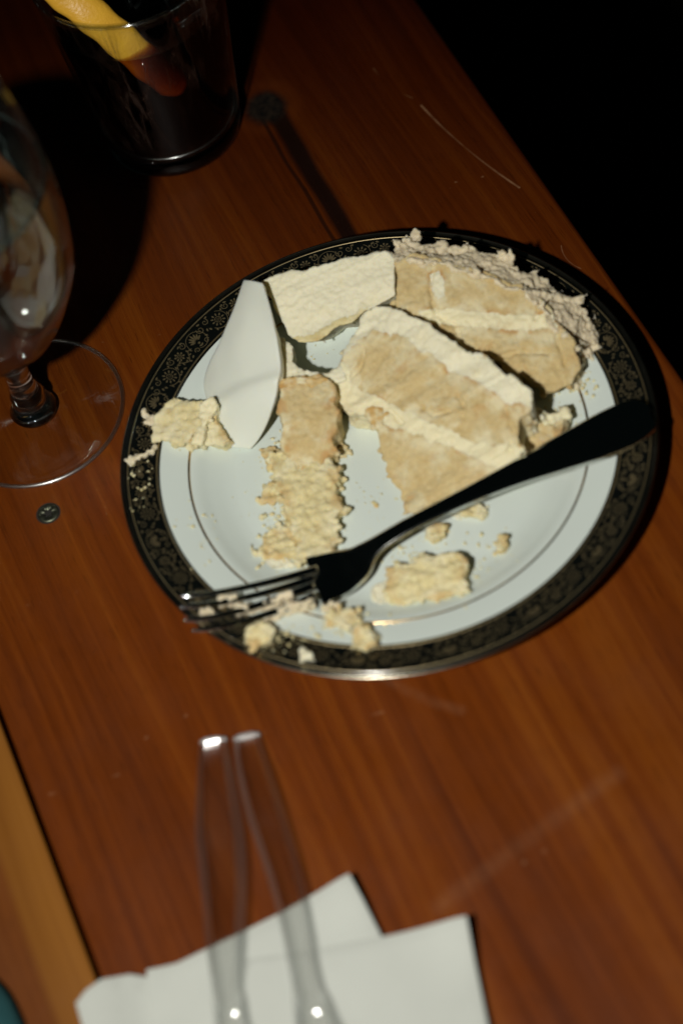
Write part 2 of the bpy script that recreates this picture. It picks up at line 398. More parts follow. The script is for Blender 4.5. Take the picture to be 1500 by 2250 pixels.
spiral(16.2, 6.4, 0, 1, .9, .9, .22)
for q in (-.45, 0, .45): stroke([(16.2 + q, 5.8), (16.2 + q, 7.0)], .13)
for k, a in enumerate((-1.15, -.75, -.38, 0, .38, .75, 1.15)):
    leaf(26.3 + .8 * math.sin(a), 4.4 + .8 * math.cos(a), math.pi / 2 - a, 3.7 - .9 * abs(a), .42)
spiral(26.3, 4.6, -.35, .56, 4.8, 4.8, .32)
spiral(26.3, 4.6, -.35, -.28, 4.8, 3.2, .3)
disc(26.3, 3.6, .55)
for sx in (-1, 1):
    spiral(26.3 + sx * 3.2, 1.9, 0 if sx > 0 else math.pi, sx * 1.2, 1.3, .3)
    leaf(26.3 + sx * 1.2, 2.5, math.pi / 2 + sx * 1.9, 1.8, .38)
vine = [(10.5 + k * .55, 3.4 + 1.6 * math.sin(k * .42)) for k in range(22)]
stroke(vine, .32)
for k in range(1, 21, 2):
    a = math.atan2(vine[k + 1][1] - vine[k][1], .55); leaf(*vine[k], a + (.9 if k % 4 == 1 else -.9), 1.5, .34)
spiral(12.3, 8.1, 2.0, 1.3, 1.7, .3); spiral(20.6, 8.3, 1.0, -1.3, 1.7, .3); spiral(31.2, 7.2, 2.4, 1.3, 1.8, .3); spiral(1.2, 8.3, .6, -1.2, 1.5, .3)
for x, y, a in ((10.4, 8.9, .3), (14, 9.3, 2.8), (18.6, 9.2, .2), (22.2, 9.4, 2.9), (32.9, 4.2, 1.2), (31.6, 3.0, 2.2), (.9, 3.4, 1.9), (2.1, 9.5, .2), (9.6, 1.5, .4), (33, 9.4, 3), (18.6, 1.4, .3), (13.4, 1.2, 2.8)):
    leaf(x, y, a, 1.6, .42)
UV, UF = [], []
for pts, w0, w1 in strips:
    b = len(UV); n = len(pts)
    for k, (x, y) in enumerate(pts):
        x0, y0 = pts[max(0, k - 1)]; x1, y1 = pts[min(n - 1, k + 1)]; d = math.hypot(x1 - x0, y1 - y0) or 1
        w = (w0 + (w1 - w0) * k / (n - 1)) / 2; nx, ny = -(y1 - y0) / d * w, (x1 - x0) / d * w
        UV += [(x + nx, y + ny), (x - nx, y - ny)]
    UF += [(b + 2 * k, b + 2 * k + 1, b + 2 * k + 3, b + 2 * k + 2) for k in range(n - 1)]
for pl in polys:
    b = len(UV); UV += pl; UF.append(tuple(range(b, b + len(pl))))
GV, GF = [], []
for q in range(NU):
    b = len(GV)
    for x, y in UV:
        a = -(x + q * UNIT) / 97 + 2.55; r = 91.5 + y * .96
        GV.append((r * math.cos(a), r * math.sin(a), pz(r) + .19))
    GF += [tuple(b + i for i in f) for f in UF]
fil = mesh_obj('gold_filigree', GV, GF, M['gilt'], plate, False)
tag(fil, None, None, None, 'stuff')

# ------------------------------------------------------------------ cake modelling
def remeshed(V, Fc, voxel):
    me = bpy.data.meshes.new('tmp'); me.from_pydata([tuple(np.asarray(v) * MM) for v in V], [], Fc)
    bm = bmesh.new(); bm.from_mesh(me); bmesh.ops.recalc_face_normals(bm, faces=bm.faces); bm.to_mesh(me); bm.free()
    o = bpy.data.objects.new('tmp', me); COL.objects.link(o)
    md = o.modifiers.new('r', 'REMESH'); md.mode = 'VOXEL'; md.voxel_size = voxel * MM
    dg = bpy.context.evaluated_depsgraph_get(); m2 = bpy.data.meshes.new_from_object(o.evaluated_get(dg))
    bpy.data.objects.remove(o); bpy.data.meshes.remove(me); return m2

_ico = bmesh.new(); bmesh.ops.create_icosphere(_ico, subdivisions=1, radius=1.0)
ICO_V = np.array([v.co[:] for v in _ico.verts]); ICO_F = [tuple(v.index for v in f.verts) for f in _ico.faces]; _ico.free()

def seg_dist(p, A, B):
    out = np.full(len(p), 1e9)
    for a, b in zip(A, B):
        ab = b - a; t = np.clip(((p - a) @ ab) / (ab @ ab + 1e-9), 0, 1); out = np.minimum(out, np.linalg.norm(p - a - t[:, None] * ab, axis=1))
    return out
def signed_dist(p, Q):
    d = seg_dist(p, Q, np.roll(Q, -1, 0)); ins = np.zeros(len(p), bool)
    for a, b in zip(Q, np.roll(Q, -1, 0)):
        c = ((a[1] > p[:, 1]) != (b[1] > p[:, 1])) & (p[:, 0] < (b[0] - a[0]) * (p[:, 1] - a[1]) / (b[1] - a[1] + 1e-12) + a[0]); ins ^= c
    return np.where(ins, -d, d)

def chunk(name, outline, mat, parent, zfun=None, seed=0, voxel=.8, rough=(.9, .55), back=(0, 0), lumps=0, lump_r=(1.0, 2.2), base=None, depth=None, flare=0.0, spikes=0, wob=.9, regions=None, grooves=None):
    """a torn lump: outline in photo pixels (u,v[,z mm]) carried down to the plate, remeshed, roughened"""
    rng = np.random.default_rng(seed + 11)
    pts = []
    n = len(outline)
    P = [np.array(at(q[0], q[1], q[2] if len(q) > 2 else zfun(q[0], q[1]))) for q in outline]
    # subdivide outline and jitter it
    out = []
    for i in range(n):
        a, b = P[i], P[(i + 1) % n]; k = max(1, int(np.linalg.norm(b - a) / 2.2))
        for j in range(k):
            q = a + (b - a) * j / k
            out.append(q + rng.normal(0, .38 * rough[0], 3) * (1, 1, .5) + np.array([noise3(q[None] / 5.5, seed + 31)[0], noise3(q[None] / 5.5, seed + 32)[0], 0]) * wob)
    T = np.array(out); m = len(T); cen = T.mean(0)
    B = T.copy(); B[:, 0] += back[0]; B[:, 1] += back[1]
    B[:, :2] = cen[:2] + np.array(back) + (B[:, :2] - cen[:2] - np.array(back)) * (1 + flare)
    for q in B:
        q[2] = (pz(math.hypot(q[0], q[1])) - .4) if base is None else base
    if depth is not None: B[:, 2] = np.maximum(B[:, 2], T[:, 2] - depth)
    B[:, 2] = np.minimum(B[:, 2], T[:, 2] - 1.2)
    V = list(T) + list(B)
    tris = tessellate_polygon([[Vector((q[0], q[1], 0)) for q in T]])
    Fc = [tuple(t) for t in tris] + [tuple(m + i for i in t)[::-1] for t in tris]
    Fc += [(i, (i + 1) % m, m + (i + 1) % m, m + i) for i in range(m)]
    for _ in range(lumps):
        i = rng.integers(m); t = rng.random() ** .8; c = T[i] * (1 - t) + B[i] * t + rng.normal(0, .7, 3)
        r = rng.uniform(*lump_r); b = len(V); V += list(c + ICO_V * r * rng.uniform(.7, 1.3, 3)); Fc += [tuple(b + j for j in f) for f in ICO_F]
    for _ in range(spikes):
        i = rng.integers(m); c = T[i] + rng.normal(0, .6, 3); d = (T[i] - cen) * (1, 1, 0); d = d / (np.linalg.norm(d) + 1e-6) + rng.normal(0, .5, 3) + (0, 0, .5); d /= np.linalg.norm(d)
        L = rng.uniform(2, 4.2)
        for t in np.linspace(0, 1, 5):
            b = len(V); V += list(c + d * L * t + ICO_V * (1.25 * (1 - t) + .45)); Fc += [tuple(b + j for j in f) for f in ICO_F]
    me = remeshed(V, Fc, voxel)
    nv = len(me.vertices); co = np.empty(nv * 3); me.vertices.foreach_get('co', co); co = co.reshape(-1, 3) / MM
    nr = np.empty(nv * 3); me.vertices.foreach_get('normal', nr); nr = nr.reshape(-1, 3)
    reg = np.zeros(nv, int); edge_d = np.full(nv, 1e3)
    if regions:
        jit = 1.1 * noise3(co / 3.2, seed + 41) + .55 * noise3(co / 1.3, seed + 42)
        for ri, (rn_, rm_, poly) in enumerate(regions, 1):
            Q = np.array([at(q[0], q[1], zfun(q[0], q[1]))[:2] for q in poly]); sd = signed_dist(co[:, :2], Q) + jit * (.3 if 'smear' in rn_ else .35 if len(poly) == 10 else 1)
            reg[sd < 0] = ri; edge_d = np.minimum(edge_d, np.abs(sd)) if 'cream' in rn_ else edge_d
    if grooves:
        for gr in grooves:
            Q = np.array([at(*q, zfun(*q))[:2] for q in gr]); gd = seg_dist(co[:, :2], Q[:-1], Q[1:]) + .8 * noise3(co / 2.5, seed + 51)
            co = co - nr * (1.6 * np.exp(-(gd / .8) ** 2))[:, None]
    d = rough[0] * (.75 * noise3(co / 4.2, seed) + .55 * noise3(co / 2.1, seed + 1))
    d += rough[1] * (noise3(co / 1.15, seed + 2) - .35 * np.maximum(0, noise3(co / 1.9, seed + 3) - .25) * 4)
    co = co + nr * d[:, None]
    fl_ = np.interp(np.hypot(co[:, 0], co[:, 1]), _pr[:, 0], _pr[:, 1])
    if base is None: co[:, 2] = np.maximum(co[:, 2], fl_ - .3)
    me.vertices.foreach_set('co', (co * MM).ravel()); me.update()
    dist = np.min(np.linalg.norm(co[:, None, :] - T[None, ::2, :], axis=2), axis=1)
    cr_ = np.exp(-(dist / 4.2) ** 2) * np.clip(1.9 * noise3(co / 6.0, seed + 7) + 1.0 * noise3(co / 2.0, seed + 8), -1, 1)
    me.attributes.new('crust', 'FLOAT', 'POINT').data.foreach_set('value', np.maximum(0, cr_ - .12).astype(np.float32))
    me.attributes.new('smeared', 'FLOAT', 'POINT').data.foreach_set('value', np.maximum(0, -cr_).astype(np.float32))
    if regions:
        sm_ = np.exp(-(edge_d / 4.5) ** 2) * np.clip(.55 + 1.6 * noise3(co / 4.5, seed + 61) + .7 * noise3(co / 1.6, seed + 62), 0, 1)
        bw_ = np.exp(-(edge_d / 1.05) ** 2) * np.clip(.22 + 2.4 * noise3(co / 6.0, seed + 63) + 1.0 * noise3(co / 1.6, seed + 64), 0, 1)
        me.attributes['smeared'].data.foreach_set('value', np.clip(sm_ * .85, 0, 1).astype(np.float32))
        me.attributes['crust'].data.foreach_set('value', np.clip(bw_ + .5 * np.maximum(0, cr_ - .3), 0, 1).astype(np.float32))
        polys = [tuple(p_.vertices) for p_ in me.polygons]; first = None
        at_c = np.empty(nv, np.float32); me.attributes['crust'].data.foreach_get('value', at_c)
        at_s = np.empty(nv, np.float32); me.attributes['smeared'].data.foreach_get('value', at_s)
        nrm_ = np.empty(nv * 3, np.float32); me.vertices.foreach_get('normal', nrm_); nrm_ = nrm_.reshape(-1, 3)
        fr_id = np.array([np.bincount(reg[list(p_)], minlength=len(regions) + 1).argmax() for p_ in polys])
        for ri in range(1, len(regions) + 1):       # stray islands of a layer go back to the sponge
            par = {}
            def find(x):
                while par.setdefault(x, x) != x: par[x] = par[par[x]]; x = par[x]
                return x
            idx = np.nonzero(fr_id == ri)[0]
            for q in idx:
                a0 = find(polys[q][0])
                for v_ in polys[q][1:]: par[find(v_)] = a0
            comp = [find(polys[q][0]) for q in idx]
            if comp:
                cnt_ = {c_: comp.count(c_) for c_ in set(comp)}; mx_ = max(cnt_.values())
                hz = {c_: np.mean([co[polys[q][0]][2] for q, k_ in zip(idx, comp) if k_ == c_]) for c_ in cnt_ if cnt_[c_] > .2 * mx_}
                big = max(hz, key=hz.get)
                for q, c_ in zip(idx, comp):
                    if c_ != big: fr_id[q] = 0
        for ri, (rn_, rm_) in enumerate([(name, mat)] + [(q[0], q[1]) for q in regions]):
            fs = [polys[q] for q in np.nonzero(fr_id == ri)[0]]
            if not fs: continue
            ids = sorted({v_ for p_ in fs for v_ in p_}); mp = {v_: i for i, v_ in enumerate(ids)}
            m3 = bpy.data.meshes.new(rn_); m3.from_pydata([tuple(co[v_] * MM) for v_ in ids], [], [tuple(mp[v_] for v_ in p_) for p_ in fs])
            m3.attributes.new('crust', 'FLOAT', 'POINT').data.foreach_set('value', at_c[ids]); m3.attributes.new('smeared', 'FLOAT', 'POINT').data.foreach_set('value', at_s[ids])
            m3.materials.append(rm_); m3.polygons.foreach_set('use_smooth', [True] * len(m3.polygons))
            m3.normals_split_custom_set_from_vertices([tuple(nrm_[v_]) for v_ in ids])
            o = bpy.data.objects.new(rn_, m3); COL.objects.link(o)
            if parent: o.parent = parent; o.matrix_parent_inverse = parent.matrix_world.inverted()
        bpy.data.meshes.remove(me); return None
    me.materials.append(mat); me.polygons.foreach_set('use_smooth', [True] * len(me.polygons))
    me.name = name
    o = bpy.data.objects.new(name, me); COL.objects.link(o)
    if parent: o.parent = parent; o.matrix_parent_inverse = parent.matrix_world.inverted()
    return o

def cake(label, u, v, name='cake_piece', cat='cake', group=None):
    q = at(u, v, 5); return thing(name, label, cat, (q[0], q[1], pz(math.hypot(q[0], q[1]))), group)

# back right piece: two sponge layers, cream line, torn frosting on the far side
zC = lambda u, v: 43 - (v - 555) * .078
pc = cake('big two-layer sponge piece with ragged greyish frosting along its far side', 1080, 800)
chunk('sponge_layer', [(864, 578), (900, 560), (980, 572), (1060, 594), (1150, 628), (1195, 668), (1232, 712), (1260, 748), (1284, 800), (1266, 842), (1224, 866), (1166, 842), (1100, 804), (1040, 776), (1002, 752), (974, 724), (936, 706), (905, 706), (885, 694), (866, 660)],
      M['sponge'], pc, zC, 1, .62, (.42, .28), (2, 8), 90, (.6, 2.3), wob=2.5,
      regions=[('sponge_layer', M['sponge'], [(985, 712), (1060, 716), (1130, 722), (1250, 716), (1320, 800), (1220, 900), (960, 760)]),
               ('cream_layer', M['cream'], [(918, 684), (990, 678), (1060, 685), (1130, 692), (1215, 688), (1226, 720), (1130, 727), (1060, 722), (990, 715), (926, 706)]),
               ('cream_smear', M['cream_w'], [(942, 600), (964, 594), (976, 618), (978, 652), (962, 662), (948, 640)])],
      grooves=[[(950, 575), (944, 640), (958, 690)], [(900, 706), (930, 698), (962, 692), (1000, 716), (1010, 745)], [(1170, 640), (1182, 670), (1176, 700)], [(1205, 690), (1222, 740), (1240, 800)], [(1100, 780), (1150, 772), (1200, 776)]])
chunk('sponge_crumb', [(972, 728), (1000, 722), (1016, 745), (1012, 770), (992, 762)], M['sponge'], pc, lambda u, v: zC(u, v) - 3, 4, .7, (.6, .4), (2, 5), 3, depth=12)
fr_ = [(862, 572, 42), (868, 548, 39), (900, 530, 38), (960, 536, 37), (1030, 552, 36), (1100, 562, 35), (1150, 588, 33), (1215, 622, 29), (1262, 655, 25), (1298, 700, 21), (1302, 745, 17), (1288, 785, 14), (1290, 815, 12), (1264, 852, 10), (1240, 840, 17), (1266, 790, 23), (1246, 745, 28), (1205, 718, 31), (1192, 680, 35), (1150, 640, 38), (1060, 608, 40.5), (980, 584, 42), (905, 570, 43)]
chunk('torn_frosting', fr_, M['frost'], pc, None, 5, .55, (.9, .6), (2, 3), 150, (.4, 1.4), spikes=26, wob=2.0)
chunk('frosting_curl', [(876, 552), (888, 532), (902, 512), (914, 500), (924, 508), (914, 526), (898, 548)], M['frost'], pc, lambda u, v: 37 + (552 - v) * .03, 6, .6, (.6, .5), (0, 0), 6, (.7, 1.3), depth=4)

for q_, ol_ in enumerate([[(985, 752), (1010, 748), (1030, 770), (1018, 790), (996, 778)], [(1058, 792), (1082, 796), (1092, 815), (1070, 820)], [(1110, 812), (1140, 822), (1150, 842), (1122, 845)], [(915, 705), (940, 702), (958, 718), (938, 728)]]):
    chunk('sponge_crumb', ol_, M['sponge'], pc, lambda u, v: zC(u, v) - 3.2, 300 + q_, .55, (.7, .45), (1, 2), 6, (.6, 1.4), depth=10)

# middle slice, cream between and above its layers
def zD(u, v):
    s = (-(u - 790) * .447 + (v - 672) * .894); return 36 - s * .085
pd = cake('middle cake slice with thick cream edge and cream line between sponge layers', 950, 1000)
chunk('sponge_layer', [(722, 852), (735, 812), (752, 790), (766, 745), (790, 694), (830, 664), (884, 683), (946, 713), (1008, 755), (1068, 791), (1138, 825), (1172, 858), (1170, 892), (1146, 914), (1142, 960), (1132, 1000), (1100, 1030), (1066, 1052), (1000, 1086), (940, 1114), (884, 1136), (878, 1090), (862, 1040), (842, 985), (838, 940), (790, 910), (745, 892)],
      M['sponge'], pd, lambda u, v: max(7.2, zD(u, v)), 22, .62, (.45, .28), (2, 2), 120, (.6, 2.2), wob=2.3,
      regions=[('sponge_layer', M['sponge'], [(800, 905), (880, 940), (960, 968), (1040, 1000), (1110, 1012), (1120, 1060), (880, 1180), (800, 1000)]),
               ('cream_layer', M['cream_w'], [(745, 800), (770, 735), (790, 660), (840, 640), (960, 715), (1090, 795), (1200, 850), (1190, 905), (1118, 884), (1060, 850), (1000, 818), (940, 780), (880, 742), (815, 726), (780, 756)]),
               ('cream_layer', M['cream'], [(700, 860), (730, 800), (760, 790), (774, 836), (800, 862), (850, 884), (900, 905), (960, 938), (1020, 962), (1080, 980), (1150, 978), (1150, 1010), (1098, 1034), (1060, 1016), (1000, 988), (930, 964), (880, 948), (840, 930), (790, 912), (735, 900)])],
      grooves=[[(1005, 872), (1022, 905), (1012, 940)], [(930, 900), (950, 915), (985, 905)], [(1108, 895), (1125, 945), (1118, 990)], [(860, 905), (880, 930)], [(800, 770), (790, 810), (770, 830)]])
chunk('brown_crust', [(798, 900), (815, 890), (836, 900), (846, 928), (852, 945), (828, 938), (808, 920)], mat_sponge('browned_crust', (.60, .43, .18), (.52, .33, .12), (.66, .55, .3), (.42, .23, .07)), pd, lambda u, v: zD(u, v) + .4, 25, .5, (.7, .5), (0, 1), 5, (.5, .9), depth=3)
ph = cake('small broken cake lump with cream top beside the fork handle', 1185, 950)
chunk('sponge_lump', [(1128, 935), (1170, 920), (1215, 930), (1240, 915), (1236, 940), (1218, 966), (1180, 986), (1148, 984), (1128, 960)], M['sponge'], ph, lambda u, v: 17 - (v - 920) * .05, 31, .7, (.8, .5), (1, 2), 14)
chunk('cream_cap', [(1122, 900), (1165, 890), (1210, 906), (1244, 890), (1244, 915), (1205, 935), (1165, 926), (1130, 932)], M['cream'], ph, lambda u, v: 18.5 - (v - 890) * .04, 32, .7, (.9, .5), (1, 3), 10, (.7, 1.4), depth=8)

# thick buttercream slab behind the fondant
pb = cake('thick pale buttercream slab leaning between fondant and sponge piece', 720, 700, 'buttercream_slab', 'buttercream')
chunk('cream_face', [(566, 624), (590, 606), (640, 596), (700, 584), (760, 568), (812, 556), (852, 548), (868, 572), (866, 650), (832, 668), (800, 686), (770, 712), (728, 726), (700, 746), (660, 752), (634, 738), (617, 696), (596, 655)],
      M['cream_w'], pb, lambda u, v: 42 - (v - 560) * .085 - max(0, 700 - u) * .012, 41, .62, (.36, .24), (4, 16), 34, (.6, 1.3), wob=1.0,
      regions=[('sponge_fringe', M['crumbm'], [(630, 742), (668, 738), (700, 722), (742, 704), (800, 672), (830, 690), (760, 760), (640, 790)])])
# upright sponge strip with its crumbled front
pe = cake('narrow upright sponge strip with cream arch on top of it', 670, 960)
chunk('sponge_strip', [(614, 852), (626, 834), (655, 824), (700, 822), (724, 836), (738, 862), (730, 885), (746, 905), (742, 940), (728, 962), (738, 985), (722, 1004), (702, 1030), (672, 1018), (655, 1040), (636, 1012), (620, 975), (627, 930), (612, 900)], M['sponge'], pe, lambda u, v: 27 - (v - 830) * .055 - max(0, v - 950) * .06, 51, .62, (.5, .32), (0, 2), 30, (.7, 1.6), wob=1.2)
chunk('cream_arch', [(604, 752), (626, 746), (642, 762), (640, 796), (668, 812), (720, 818), (748, 804), (752, 772), (772, 760), (776, 800), (756, 835), (720, 842), (660, 834), (610, 842), (604, 800)], M['cream_w'], pe, lambda u, v: 26 - (v - 750) * .03, 52, .65, (.8, .4), (0, 2), 14, (.6, 1.4), depth=11)
chunk('brown_crust', [(608, 838), (640, 826), (690, 826), (722, 836), (700, 846), (640, 846), (618, 858)], mat_sponge('browned_edge', (.60, .42, .17), (.50, .32, .11), (.66, .52, .27), (.42, .22, .06)), pe, lambda u, v: 27.6 - (v - 830) * .075, 53, .6, (.6, .4), (0, 1), 3, (.5, 1.0), depth=4)
pm = cake('crumbled heap of pale sponge between the strip and the fork', 680, 1130, 'crumbled_cake')
chunk('crumb_heap', [(618, 985), (672, 1000), (716, 998), (748, 1040), (732, 1062), (740, 1085), (752, 1112), (738, 1140), (744, 1170), (722, 1222), (660, 1232), (645, 1190), (640, 1140), (618, 1090), (596, 1040), (590, 1000)], M['crumbm'], pm, lambda u, v: 12.5 - (v - 990) * .014, 61, .6, (.9, .6), (0, 0), 170, (.5, 1.7))
chunk('crumb_heap', [(572, 985), (600, 975), (622, 1000), (618, 1030), (590, 1020)], M['crumbm'], pm, lambda u, v: 7.6, 62, .6, (.8, .6), (0, 0), 12, (.8, 1.6))
chunk('crumb_heap', [(575, 1180), (620, 1150), (650, 1170), (655, 1220), (600, 1225), (568, 1215)], M['crumbm'], pm, lambda u, v: 7.2, 63, .6, (.9, .7), (0, 0), 26, (.8, 1.9))
chunk('crumb_heap', [(576, 1070), (604, 1062), (614, 1090), (600, 1108), (574, 1098)], M['crumbm'], pm, lambda u, v: 6.8, 64, .6, (.8, .6), (0, 0), 10, (.8, 1.5))

# broken corner at the left of the fondant
pf = cake('broken sponge corner with upright cream seam at the foot of the fondant', 420, 940)
chunk('sponge_lump', [(334, 940), (352, 900), (384, 868), (412, 880), (440, 878), (452, 900), (440, 940), (422, 972), (370, 966), (344, 958)], M['crumbm'], pf, lambda u, v: 22 - (v - 870) * .05, 71, .7, (.8, .5), (1, 2), 16)
chunk('cream_seam', [(444, 884), (468, 870), (474, 890), (456, 925), (440, 978), (416, 976), (430, 940)], M['cream'], pf, lambda u, v: 23 - (v - 870) * .06, 72, .6, (.5, .35), (1, 2), 5, (.5, 1.0), depth=9)
chunk('sponge_lump', [(452, 930), (472, 905), (502, 968), (482, 976), (440, 978)], M['crumbm'], pf, lambda u, v: 18 - (v - 900) * .06, 73, .65, (.7, .45), (1, 2), 8, (.6, 1.3))

# torn lumps in front of the fork
pg = cake('torn flat sponge lump lying in front of the fork neck', 940, 1270)
chunk('sponge_lump', [(852, 1244), (872, 1236), (900, 1240), (922, 1220), (960, 1218), (1010, 1212), (1026, 1238), (1018, 1262), (1030, 1298), (985, 1308), (930, 1322), (872, 1326), (842, 1300)], M['crumbm'], pg, lambda u, v: 12.5 - (v - 1215) * .025 + max(0, u - 930) * .02, 81, .6, (.8, .5), (0, 1), 80, (.5, 1.5))
def crumb_lump(label, outline, z, seed, mat='crumbm', cat='crumb', name='cake_crumb', group=None, lumps=8):
    u = sum(q[0] for q in outline) / len(outline); v = sum(q[1] for q in outline) / len(outline)
    q = at(u, v, z - 3); o = chunk(name, outline, M[mat], None, lambda a, b: z, seed, .55, (.8, .55), (0, 0), lumps, (.6, 1.4))
    return tag(o, label, cat, group)
crumb_lump('narrow pale crumb alone on the white plate near the gold ring', [(1090, 1182), (1104, 1168), (1112, 1190), (1108, 1208), (1086, 1206)], 9.5, 91)
crumb_lump('cake crumb just below the middle of the fork handle', [(930, 1160), (962, 1148), (984, 1150), (972, 1172), (948, 1186)], 8.5, 92)
crumb_lump('flat sponge scrap peeking out from under the fork handle', [(990, 1112), (1040, 1098), (1072, 1118), (1050, 1132), (1010, 1128)], 8.0, 93)
crumb_lump('sponge crumb cluster across the gold ring by the fork bowl', [(712, 1352), (760, 1334), (792, 1344), (800, 1362), (764, 1376), (730, 1370)], 14.5, 94, lumps=14)
crumb_lump('triangular crumb lying half on the black rim', [(776, 1372), (806, 1366), (832, 1410), (806, 1424), (772, 1418)], 18.5, 95, lumps=10)
crumb_lump('chunky crumb on black rim beneath the fork tines', [(538, 1378), (566, 1370), (602, 1376), (596, 1402), (562, 1416), (540, 1402)], 21, 96, lumps=8)
crumb_lump('square cream crumb alone on the black rim', [(650, 1428), (668, 1420), (686, 1430), (682, 1446), (654, 1448)], 19.5, 97, 'cream_w', lumps=3)
crumb_lump('pink smear of frosting across the black rim', [(306, 912), (330, 902), (350, 925), (338, 934), (318, 922)], 17.4, 98, 'frost', lumps=6)
crumb_lump('thin streak of frosting scraped over the black rim', [(272, 1012), (300, 994), (338, 986), (338, 994), (304, 1006), (284, 1024)], 17.6, 99, 'frost', lumps=4)
crumb_lump('small orange crust crumb beside the sponge strip', [(738, 1000), (752, 975), (764, 985), (756, 1000)], 7.5, 100, 'sponge', lumps=4)
crumb_lump('speck of cake beside crumbled heap', [(812, 1100), (820, 1094), (828, 1102), (820, 1110)], 6.0, 101, lumps=1)

def smear(label, ol, seed):
    q0 = [at(u, v, 5) for u, v in ol]; zz = np.mean([pz(math.hypot(q[0], q[1])) for q in q0])
    o = chunk('cream_smear', ol, M['cream_w'], None, lambda u, v: zz + .75, seed, .5, (.35, .4), (0, 0), 0, wob=1.6); tag(o, label, 'cream', 'cream smears on the plate')
smear('thin cream smear on the glaze left of the crumbled heap', [(560, 1222), (600, 1205), (650, 1236), (640, 1252), (590, 1248)], 401)
smear('thin cream smear under the torn lump by the fork neck', [(812, 1290), (850, 1268), (880, 1330), (850, 1342), (820, 1325)], 402)
smear('thin streak of cream under the middle of the fork handle', [(985, 1130), (1060, 1098), (1078, 1116), (1030, 1136), (1000, 1144)], 403)

# loose fine crumbs: too many to count
rng = np.random.default_rng(7)
V, Fc = [], []
def tiny(u, v, r, zoff=0):
    q = at(u, v, 8)
    for _ in range(3): q = at(u, v, pz(min(104, math.hypot(q[0], q[1]))) + zoff)
    if math.hypot(q[0], q[1]) > 104: return
    b = len(V); s = ICO_V * r * rng.uniform(.55, 1.3, 3) * (1 + .35 * rng.normal(size=(len(ICO_V), 1)))
    V.extend(list(q + s + (0, 0, r * .4))); Fc.extend([tuple(b + j for j in f) for f in ICO_F])
for (cu, cv, su, sv, n, r0, r1) in [(660, 1120, 55, 80, 230, .35, 1.2), (610, 1200, 30, 35, 90, .3, .9), (930, 1270, 70, 40, 110, .3, 1.0), (760, 1370, 55, 28, 90, .3, .95),
                                   (620, 1400, 70, 25, 60, .25, .7), (310, 1060, 22, 60, 26, .3, .75), (450, 1180, 60, 70, 22, .25, .7), (1060, 1190, 60, 50, 24, .25, .8),
                                   (840, 1090, 60, 50, 22, .2, .6), (640, 980, 40, 30, 60, .3, .9), (1220, 900, 60, 50, 30, .3, .8), (1270, 840, 30, 30, 40, .3, 1.0), (700, 780, 30, 15, 10, .2, .5),
                                   (880, 1220, 60, 30, 40, .25, .8), (400, 960, 50, 25, 40, .3, .8), (1040, 1250, 30, 25, 24, .25, .7), (700, 1250, 90, 30, 120, .15, .45), (900, 1180, 120, 80, 90, .12, .35), (600, 1060, 80, 110, 120, .12, .4), (1120, 900, 60, 60, 60, .2, .6)]:
    for _ in range(n): tiny(rng.normal(cu, su * .6), rng.normal(cv, sv * .6), rng.uniform(r0, r1) ** 1.2)
cr = mesh_obj('fine_crumbs', V, Fc, M['crumbm'], None, True)
tag(cr, 'fine cake crumbs scattered over the plate', 'crumbs', None, 'stuff')

# fondant shell: a bent, 3 mm thick sheet peeled off the cake
rows = [((535, 614, 40), (576, 622, 43)), ((520, 655, 38), (592, 668, 41)), ((500, 705, 33), (604, 720, 38.5)), ((476, 760, 26), (613, 775, 34)), ((452, 812, 18), (618, 822, 29.5)),
        ((446, 845, 15), (616, 858, 25)), ((454, 885, 13), (605, 898, 20)), ((466, 925, 10), (588, 936, 14)), ((480, 960, 8), (568, 968, 9)), ((490, 982, 6.5), (551, 989, 6))]
L = np.array([at(*a) for a, b in rows]); R_ = np.array([at(*b) for a, b in rows])
def resample(P, n):
    t = np.linspace(0, len(P) - 1, n); out = []
    for q in t:
        i = min(int(q), len(P) - 2); f = q - i; a, b, c, d = P[max(i - 1, 0)], P[i], P[i + 1], P[min(i + 2, len(P) - 1)]
        out.append(.5 * (2 * b + (c - a) * f + (2 * a - 5 * b + 4 * c - d) * f * f + (3 * b - a - 3 * c + d) * f ** 3))
    return np.array(out)
nr_, nc_ = 48, 22
L, R_ = resample(L, nr_), resample(R_, nr_)
G = np.zeros((nr_, nc_, 3))
for i in range(nr_):
    for j in range(nc_):
        t = j / (nc_ - 1); w = np.linalg.norm(R_[i] - L[i]); s = i / (nr_ - 1)
        q = L[i] * (1 - t) + R_[i] * t
        bul = .085 * w * 4 * t * (1 - t)
        fold = 1 / (1 + math.exp(-(s - (.70 - .26 * t)) / .022)); lift = 3.0 * fold * max(0, 1 - (s - .5) * 1.9) - .5 * math.exp(-((s - (.70 - .26 * t)) / .05) ** 2)
        q = q + np.array([-.35, -.15, .92]) * (bul + lift)
        G[i, j] = q
G += np.stack([noise3(G.reshape(-1, 3) / 9, 5 + k).reshape(nr_, nc_) for k in range(3)], 2) * .35
dv = np.gradient(G, axis=0); du = np.gradient(G, axis=1); nn = np.cross(du, dv); nn /= np.linalg.norm(nn, axis=2, keepdims=True)
if nn[..., 2].mean() < 0: nn = -nn
TH = 2.6
inner = G - nn * TH
